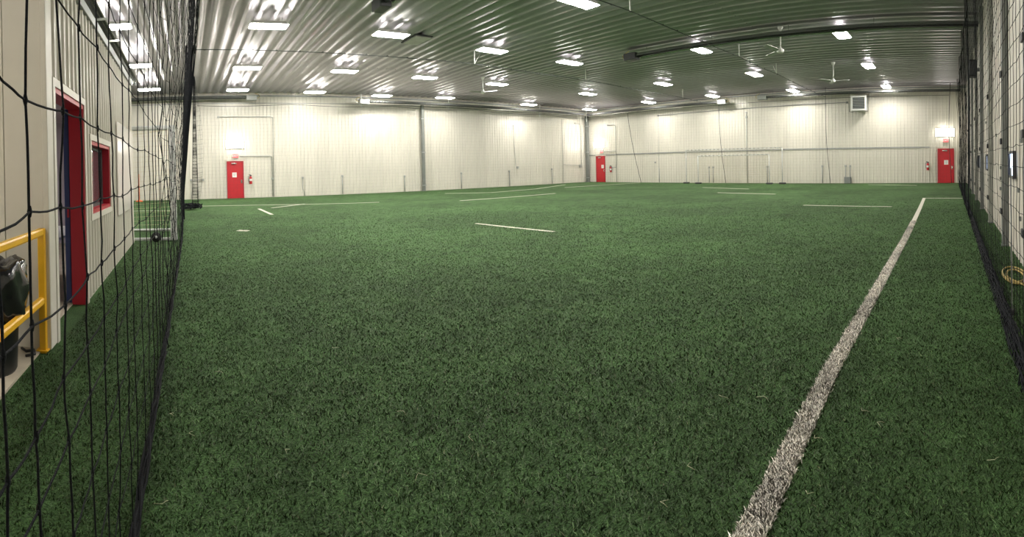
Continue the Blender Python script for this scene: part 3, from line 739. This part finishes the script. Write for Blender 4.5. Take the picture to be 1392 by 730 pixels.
conduit('n', [(22.6, 4.55), (22.75, 1.5)], 'thin vertical wire high on the left far wall ending at a round disc', .012, boxes=[(22.95, 1.38, .09)])
conduit('n', [(27.65, 5.2), (27.7, .05)], 'thin vertical conduit left of the corner column', .016)
conduit('n', [(27.75, 1.52), (29.6, 1.45), (29.72, 1.42)], 'short horizontal conduit with cream box left of the corner column', .016, boxes=[(29.75, 1.38, .13)])
conduit('n', [(29.2, 4.95), (29.75, 4.93), (29.85, 4.85), (29.87, 1.5)], 'hooked conduit left of the corner column', .016, boxes=[(29.2, 4.95, .05)])
conduit('e', [(26.0, 4.68), (25.35, 4.68), (25.2, 4.6), (25.15, 4.5), (25.15, .05)], 'hooked conduit right of the corner red door', .02, boxes=[(26.0, 4.68, .05)])
conduit('e', [(26.5, 2.57), (25.15, 2.55)], 'horizontal conduit right of the corner EXIT sign', .02)
conduit('e', [(25.6, 1.22), (25.2, 1.22)], 'short stub conduit with valve right of the corner extinguisher', .022, boxes=[(25.65, 1.2, .06)])
conduit('e', [(20.95, 5.1), (6.6, 5.20), (6.5, 5.15), (6.45, 4.6), (6.2, 4.55)], 'long thin conduit across the upper end wall into the boxed fan unit', .02, 'steel', boxes=[(20.95, 5.1, .05), (6.6, 5.2, .06)])
conduit('e', [(20.95, 5.05), (20.95, 1.15)], 'thin vertical conduit down from the long upper conduit', .012)
conduit('e', [(20.95, .03), (20.95, 1.15)], 'thicker pipe at the foot of the thin vertical conduit', .03, boxes=[(21.3, 1.55, .06)])
conduit('e', [(13.64, .03), (13.64, 4.75)], 'vertical grey pipe with valve on top behind the goals', .026, boxes=[(13.64, 4.55, .07), (13.64, 4.85, .05)])
for y, lb in ((16.62, 'left pipe of the pair behind the small goal'), (16.30, 'right pipe of the pair behind the small goal'), (12.15, 'outlet pipe behind the right end of the goals'), (8.3, 'short outlet pipe right of the goals'), (6.75, 'left pipe of the white topped pair below the boxed fan unit'), (6.45, 'right pipe of the white topped pair below the boxed fan unit')):
    conduit('e', [(y, .03), (y, 1.12)], lb, .03, boxes=[(y, 1.12, .06)])
lone(MB().box(X1 - .22, X1 - .03, 6.38, 6.82, .0, .42, .02), 'valve_box', 'steel', 'small grey box at the foot of the paired pipes below the boxed fan unit', 'box', (X1 - .12, 6.6, 0))
conduit('e', [(.98, .1), (1.0, 1.9), (.95, 2.1), (.80, 2.18)], 'thin white cable looping beside the far right red door', .010, 'trim')
# slack ropes down the end wall
for a, b, lb in (((29.8, 15.33, 5.5), (29.8, 14.88, .05), 'dark slack rope hanging to the turf across the goals'), ((29.8, 23.25, 5.4), (29.8, 22.05, .05), 'dark slack rope hanging right of the corner red door'), ((29.8, 7.8, 6.1), (29.8, 7.55, .05), 'dark rope hanging left of the boxed fan unit'), ((29.6, .02, 6.1), (29.6, -.02, .05), 'dark rope hanging over the right edge of the far right red door')):
    lone(MB().tube([tuple(Vector(a).lerp(Vector(b), k / 10) + Vector((0, .12 * math.sin(math.pi * k / 10), 0))) for k in range(11)], .017, 6), 'hanging_rope', 'cable', lb, 'rope', a)

# boxed fan unit (unit heater) high on the end wall
t = thing('unit_heater', (30.3, 5.7, 4.6), 'boxed fan unit with louvres high on the end wall', 'heater')
x0, x1, y0, y1, z0, z1 = 29.85, 30.5, 5.22, 6.18, 4.58, 5.50
MB().box(x0 + .02, x1, y0, y1, z0, z1, .02).build('cabinet', 'galv', t)
fr = MB()
for q in ((y0 - .01, y0 + .10, z0, z1), (y1 - .10, y1 + .01, z0, z1), (y0 + .10, y1 - .10, z1 - .1, z1), (y0 + .10, y1 - .10, z0, z0 + .1)): fr.box(x0 - .03, x0 + .03, *q)
fr.build('front_frame', 'white', t)
for k in range(7):
    z = z0 + .15 + k * .1
    MB().add([(x0 - .02, y0 + .1, z), (x0 - .02, y1 - .1, z), (x0 + .04, y1 - .1, z + .06), (x0 + .04, y0 + .1, z + .06), (x0 - .02, y0 + .1, z + .006), (x0 - .02, y1 - .1, z + .006), (x0 + .04, y1 - .1, z + .066), (x0 + .04, y0 + .1, z + .066)],
             [(0, 1, 2, 3), (7, 6, 5, 4), (0, 4, 5, 1), (3, 2, 6, 7)]).build('louvre', 'glasslouvre', t)
MB().box(x0 + .045, x0 + .05, y0 + .1, y1 - .1, z0 + .1, z1 - .1).build('grille_back', 'dark', t)
MB().box(x1, X1 - .02, y0 + .3, y1 - .3, z0 + .3, z1 - .3).build('wall_bracket', 'steel', t)

# ceiling fans
def fan(x, y, z, s, rot, label):
    t = thing('ceiling_fan', (x, y, z), label, 'fan', 'small white ceiling fans' if s < .9 else None)
    MB().tube([(x, y, z + .05), (x, y, H + .03)], .028 * s, 8).build('down_rod', 'white', t)
    MB().lathe((x, y, H - .12), [(0, 0), (.05, 0), (.10, .1), (.10, .14)], 12).build('canopy', 'white', t)
    MB().lathe((x, y, z - .06), [(0, 0), (.10 * s, 0), (.13 * s, .03), (.13 * s, .10), (.05 * s, .16), (.03, .2), (0, .2)], 16).build('motor', 'white', t)
    for k in range(3):
        a = rot + k * 2 * math.pi / 3; d = Vector((math.cos(a), math.sin(a), 0)); nn_ = Vector((-d.y, d.x, 0))
        v = []
        for rr, w_ in ((.15 * s, .04 * s), (.3 * s, .09 * s), (1.0 * s, .09 * s)):
            for sg in (-1, 1):
                for dz in (0, .01): v.append(tuple(Vector((x, y, z + dz + sg * .02)) + d * rr + nn_ * sg * w_))
        f = []
        for q in (0, 4): f += [(q, q + 2, q + 6, q + 4), (q + 1, q + 5, q + 7, q + 3), (q, q + 4, q + 5, q + 1), (q + 2, q + 3, q + 7, q + 6)]
        f += [(8, 10, 11, 9), (0, 1, 3, 2)]
        MB().add(v, f).build('blade', 'galv', t)
fan(15.9, 5.75, 5.30, 1.0, -1.25, 'white ceiling fan hanging right of the long tube heater')
fan(22.5, 5.5, 5.25, .8, .4, 'small white ceiling fan near the end wall above the pitch right side')
fan(14.5, 20.6, 5.35, .8, 1.0, 'small white ceiling fan in front of the left far wall')
# ceiling sprinkler/vent plate
t = thing('access_hatch', (8.1, 15.5, H - .06), 'square grey hatch plate under the ceiling right of the second light column', 'hatch')
MB().box(7.75, 8.35, 14.95, 16.0, H - .07, H - .035, .01).build('plate', 'girt2', t)
MB().box(7.70, 8.40, 14.9, 16.05, H - .035, H + .0).build('rim', 'dark', t)

# ------------------------------------------------------------------ right wall: columns, windows, boxes
ORDR = ['nearest', 'second nearest', 'third nearest', 'fourth nearest', 'fifth nearest', 'sixth nearest']
for i, (x, wd, m_) in enumerate(((8.35, .13, 'girt'), (11.4, .16, 'girt2'), (14.6, .12, 'girt'), (17.7, .14, 'girt2'), (21.0, .12, 'girt'), (25.0, .12, 'girt'), (5.8, .12, 'girt'))):
    od = (['second nearest', 'third nearest', 'fourth nearest', 'fifth nearest', 'sixth nearest', 'farthest', 'nearest'])[i]
    t = thing('wall_column', (x, Y0 + .1, 0), ('dark' if m_ == 'girt' else 'pale') + ' grey steel column on the right wall, ' + od + ' to the camera', 'column')
    MB().box(x - wd / 2, x + wd / 2, Y0 + .026, Y0 + .13, 0, 6.05, .008).build('shaft', m_, t)
    MB().box(x - wd * .7, x + wd * .7, Y0 + .026, Y0 + .14, 0, .03).build('base_plate', 'steel', t)
    for z in (.55, 1.75, 2.9):
        MB().box(x - wd * .62, x + wd * .62, Y0 + .13, Y0 + .16, z, z + .10, .006).build('clamp', 'dark', t)
for i, (xa, xb, lb) in enumerate(((7.25, 7.88, 'third'), (12.45, 13.0, 'second'), (16.6, 17.15, 'first'), (5.35, 5.95, 'fourth'))):
    z0, z1 = 1.24, 1.58
    fr = MB(); yy = Y0 + .03
    for q in ((xa - .04, xa, z0 - .04, z1 + .04), (xb, xb + .04, z0 - .04, z1 + .04)): fr.box(q[0], q[1], yy, yy + .05, q[2], q[3])
    fr.box(xa, xb, yy, yy + .05, z1, z1 + .04); fr.box(xa, xb, yy, yy + .05, z0 - .04, z0)
    wn = struct(fr.build('window_%d' % (i + 1), 'dark'))
    MB().box(xa, xb, yy, yy + .015, z0, z1).build('pane', 'sky', wn)
    MB().box(xa + .10, xa + .12, yy + .015, yy + .03, z0, z1).build('mullion', 'dark', wn)
bxs = [(6.9, 1.05, 'small dark box just below the nearest full window on the right wall'), (6.75, .66, 'lowest small dark box on the right wall, near the coiled cord'), (6.6, 1.75, 'small dark box above the nearest full window on the right wall'),
       (9.45, 1.33, 'upper of three small boxes stacked beside the second column of the right wall'), (9.45, 1.12, 'middle of three small boxes stacked beside the second column of the right wall'), (9.45, .92, 'lowest of three small boxes stacked beside the second column of the right wall'),
       (10.3, 2.0, 'small dark box at head height between second and third columns of the right wall'), (12.7, .95, 'small dark box below the second window of the right wall'), (12.6, 1.9, 'small dark box above the second window of the right wall'), (13.4, 2.5, 'highest small dark box left of the third column of the right wall')]
mbp = MB().box(-.035, .035, 0, .03, -.032, .032, .006); proto = mbp.build('wall_box', 'girt')
for i, (x, z, lb) in enumerate(bxs):
    o = proto if i == 0 else proto.copy()
    if i: COL.objects.link(o)
    o.location = (x, Y0 + .026, z); tag(o, lb, 'box', 'small dark boxes on the right wall')
t = thing('speaker', (16.15, -.72, 4.4), 'small black box speaker high on the right wall behind the net', 'speaker')
MB().box(15.95, 16.35, -.86, -.60, 4.2, 4.75, .02).build('cabinet', 'plastic', t)
MB().box(15.92, 15.95, -.83, -.63, 4.26, 4.69).build('grille', 'dark', t)
MB().box(16.1, 16.2, -.975, -.86, 4.4, 4.5).build('bracket', 'steel', t)
# thin pale pole at the right net
t = thing('net_pole', (4.25, -.53, 0), 'thin pale pole standing at the right net', 'pole')
MB().tube([(4.25, -.53, .0), (4.32, -.53, 1.42)], .008, 6).build('pole', 'galv', t)
MB().box(4.18, 4.32, -.57, -.50, .0, .05, .015).box(4.22, 4.28, -.55, -.51, .12, .17, .01).build('clamp', 'dark', t)
# coiled hose on the turf behind the right net
hp = []
for t_ in np.linspace(0, 2 * math.pi * 2.2, 70):
    r_ = 1.0 - .30 * (t_ > 6.28) * min(1, (t_ - 6.28) / 2) ; hp.append((6.15 - .22 * (1 - r_) + .45 * r_ * math.cos(t_ + 1.2), -.80 + .15 * r_ * math.sin(t_ + 1.2), .014 + .0012 * t_))
hp += [(5.6, -.86, .016), (5.2, -.90, .016), (4.7, -.86, .016)]
lone(MB().tube(hp, .012, 6), 'coiled_hose', 'hose', 'yellow-brown cord coiled on the turf between the right net and the wall', 'hose', (5.75, -.76, 0))
# orange pole on a base by wall A
t = thing('training_pole', (-2.66, 27.2, 0), 'orange training pole on a round base seen through the left net', 'pole')
MB().lathe((-2.66, 27.2, 0), [(0, .0), (.2, .0), (.2, .04), (.06, .1), (0, .1)], 16).build('base', 'orange', t)
MB().tube([(-2.66, 27.2, .08), (-2.66, 27.2, 1.55)], .03, 8).build('pole', 'orange', t)

# ------------------------------------------------------------------ painted lines
def line(pts, wd, label, z=.006):
    c = (sum(p[0] for p in pts) / len(pts), sum(p[1] for p in pts) / len(pts), 0)
    return lone(MB().strip(pts, wd, z), 'field_line', 'line', label, 'line', c)
line([(-2.6, 20.15), (-.45, 20.1)], .12, 'short white line seen through the left net beyond the goal')
line([(.5, 22.45), (3.0, 22.0), (7.2, 20.65), (8.5, 20.4)], .10, 'long white line in front of the left red door')
line([(2.93, 19.7), (2.96, 16.8)], .12, 'short slanted white dash in front of the left red door')
line([(3.5, 19.9), (5.3, 21.5)], .10, 'white line joining the slanted dash to the long line by the left red door')
line([(14.3, 24.4), (16.4, 22.7), (20.5, 23.5), (25.9, 26.3)], .12, 'curved white line nearest the left far wall, right of the tall grey column')
line([(11.6, 18.45), (14.5, 18.5), (17.7, 18.75)], .12, 'straight white line right of the middle of the pitch, before the curved one')
line([(22.6, 23.0), (25.5, 22.9), (30.0, 22.35)], .12, 'white line in front of the corner red door')
line([(7.2, 10.7), (7.49, 8.0)], .10, 'white line segment in the middle of the pitch, nearest free-standing one')
line([(25.1, 14.05), (24.2, 10.7)], .12, 'far white dash in front of the goals at the end wall')
line([(21.05, 10.95), (20.6, 7.8)], .12, 'nearer white dash in front of the goals at the end wall')
line([(15.6, 4.9), (15.38, 1.9)], .10, 'white dash left of the long touchline\'s far end')
line([(29.0, 5.0), (28.0, 2.0)], .12, 'white dash at the foot of the end wall left of the far right red door')
line([(18.73, 1.05), (18.62, -.42)], .14, 'short white line from the touchline corner to the right net')
lone(MB().strip([(1.30, 12.55), (1.56, 12.4)], .22, .006), 'penalty_spot', 'line', 'small white spot on the turf left of centre', 'line', (1.43, 12.47, 0))
TL = [(-.6, .90), (.6, .83), (1.75, .79), (2.6, .83), (3.38, .86), (4.6, .86), (6.5, .87), (9, .88), (12, .92), (15, .97), (18.78, 1.05)]

# ------------------------------------------------------------------ grass pile
def pile(pos, h, colr, name, wd=.0035, lean=.9):
    n_ = len(pos); th = rng.uniform(0, 2 * np.pi, n_); ln_ = rng.uniform(.25, 1.0, n_) * lean
    dx, dy = np.cos(th), np.sin(th); ph = rng.uniform(0, 2 * np.pi, n_); wx, wy = np.cos(ph) * wd, np.sin(ph) * wd
    hh = h * rng.uniform(.7, 1.15, n_)
    V = np.empty((n_, 5, 3), np.float32)
    for k, (u, w_) in enumerate(((0, 1), (0, -1), (.62, -.8), (.62, .8), (1, 0))):
        bend = u * u * ln_ * hh
        V[:, k, 0] = pos[:, 0] + dx * bend + wx * w_; V[:, k, 1] = pos[:, 1] + dy * bend + wy * w_
        V[:, k, 2] = hh * (u - .22 * u * u * ln_) - .001
    me = bpy.data.meshes.new(name); me.vertices.add(n_ * 5); me.vertices.foreach_set('co', V.reshape(-1))
    base = (np.arange(n_) * 5)[:, None]
    idx = np.concatenate([base + np.array([0, 1, 2, 3]), base + np.array([3, 2, 4])], 1).reshape(-1)
    me.loops.add(n_ * 7); me.loops.foreach_set('vertex_index', idx.astype(np.int32))
    st = np.stack([np.arange(n_) * 7, np.arange(n_) * 7 + 4], 1).reshape(-1)
    me.polygons.add(n_ * 2); me.polygons.foreach_set('loop_start', st.astype(np.int32))
    me.update(calc_edges=True); me.validate()
    NN = np.zeros((n_, 5, 3), np.float32); NN[:, :, 2] = 1; NN[:, :, 0] = (dx * .45)[:, None]; NN[:, :, 1] = (dy * .45)[:, None]
    NN /= np.linalg.norm(NN, axis=2, keepdims=True)
    me.polygons.foreach_set('use_smooth', np.ones(n_ * 2, bool)); me.normals_split_custom_set_from_vertices(NN.reshape(-1, 3))
    a = me.color_attributes.new('blade_color', 'FLOAT_COLOR', 'POINT')
    C = np.ones((n_, 5, 4), np.float32); C[:, :, :3] = colr[:, None, :]
    a.data.foreach_set('color', C.reshape(-1))
    me.materials.append(M['blade']); o = bpy.data.objects.new(name, me); COL.objects.link(o); return o
def sample(n_, r0, r1, power):
    az = rng.uniform(YAW - 1.16, YAW + 1.16, n_); q = rng.uniform(0, 1, n_)
    e = 2 - power; r = (r0 ** e + q * (r1 ** e - r0 ** e)) ** (1 / e)
    return np.stack([r * np.sin(az), r * np.cos(az)], 1)
def line_dist(P):
    ys = np.interp(P[:, 0], [p[0] for p in TL], [p[1] for p in TL]); return np.abs(P[:, 1] - ys), P[:, 0]
P = np.concatenate([sample(95000, 1.2, 3.6, .4), sample(500000, 3.6, 20, 1.45)])
_r = np.hypot(P[:, 0], P[:, 1]); P = P[rng.uniform(0, 1, len(P)) > np.clip((_r - 7) / 13, 0, 1) ** .8]
keep = (P[:, 1] > Y0 + .06) & ~((P[:, 0] < OX + .06) & (P[:, 1] > OY0 - .05)) & ~((P[:, 0] < -1.24))
P = P[keep]; d, xx = line_dist(P); edge = .055 + rng.normal(0, .008, len(P)); on = (d < edge) & (xx < 18.8)
r_ = np.hypot(P[:, 0], P[:, 1])
G = P[~on]; k = rng.uniform(0, 1, (len(G), 1)); tone = rng.uniform(.6, 1.35, (len(G), 1))
c1 = np.array([.030, .056, .018]); c2 = np.array([.086, .156, .050])
gc = (c1 + (c2 - c1) * k) * tone
dry = rng.uniform(0, 1, len(G)) < .05; gc[dry] = np.array([.10, .11, .05]) * rng.uniform(.5, 1.2, (dry.sum(), 1))
wdg = .0014 + .0011 * np.clip(np.hypot(G[:, 0], G[:, 1]) / 3, .6, 4)
o = pile(G, .019, gc.astype(np.float32), 'turf_grass', wdg, 1.6); tag(o, 'short dense green artificial grass pile covering the pitch', 'grass', kind='stuff')
Wt = np.stack([rng.uniform(.8, 7, 40000), rng.uniform(-.06, .06, 40000)], 1)
Wt[:, 0] = .8 + 11 * rng.uniform(0, 1, 40000) ** 2.2
Wt[:, 1] += np.interp(Wt[:, 0], [p[0] for p in TL], [p[1] for p in TL]) + rng.normal(0, .006, 40000)
wc_ = np.array([.98, .92, .82]) * rng.uniform(.5, 1.15, (len(Wt), 1))
tl = thing('touchline', (2, .85, 0), 'long thick white touchline running from the bottom edge to the far right corner mark', 'line')
MB().strip(TL, .115, .008).build('painted_strip', 'line', tl)
wp = pile(Wt, .028, wc_.astype(np.float32), 'white_pile', .003, .9); wp.parent = tl; wp.location = (-2, -.85, 0); tag(wp, kind='stuff')

# ------------------------------------------------------------------ loose fibres on the turf
FIB = [(237, 573, 'in the turf beside the left net, halfway down'), (262, 594, 'second one right of the left net, halfway down'), (229, 690, 'at the lower left beside the net hem'), (552, 571, 'left of the lower middle of the pitch'),
       (565, 662, 'at the bottom, left of the middle'), (640, 598, 'near the lower middle of the pitch'), (390, 625, 'in the dark lower left of the pitch'), (303, 513, 'right of the left net, higher up'), (991, 549, 'left of the touchline, upper of the pair'),
       (1044, 550, 'close to the left edge of the touchline'), (1117, 604, 'just right of the touchline, bent like a hook'), (940, 637, 'left of the touchline, lower'), (908, 700, 'left of the touchline at the bottom edge'), (1095, 676, 'right of the touchline, lowest one there'),
       (1182, 567, 'well right of the touchline, upper of two'), (1203, 582, 'well right of the touchline, lower of two'), (1358, 630, 'at the lower right near the right net'), (1226, 465, 'far right of the touchline, farthest one'), (461, 478, 'on the left half of the pitch, farthest one')]
def ground(px, py):
    t_ = (px - 696) / F; d_ = _R3 * math.sin(t_) + _F2 * math.cos(t_) + _U3 * ((V0 - py) / F)
    s_ = -1.5 / d_.z; return d_.x * s_, d_.y * s_
for i, (px, py, lb) in enumerate(FIB):
    gx, gy = ground(px, py); a = rng.uniform(0, 6.28); L_ = rng.uniform(.025, .045); b = a + rng.uniform(.7, 2.0) * (1 if i % 2 else -1)
    p0 = (gx, gy, .032); p1 = (gx + L_ * math.cos(a), gy + L_ * math.sin(a), .040); p2 = (p1[0] + L_ * math.cos(b), p1[1] + L_ * math.sin(b), .034)
    lone(MB().tube([p0, tuple((Vector(p0) + Vector(p1)) / 2 + Vector((0, 0, .004))), p1, p2], .0013, 4), 'fibre_scrap', 'straw', 'pale fibre scrap ' + lb, 'fibre', (gx, gy, .03), 'loose pale fibres on the turf')
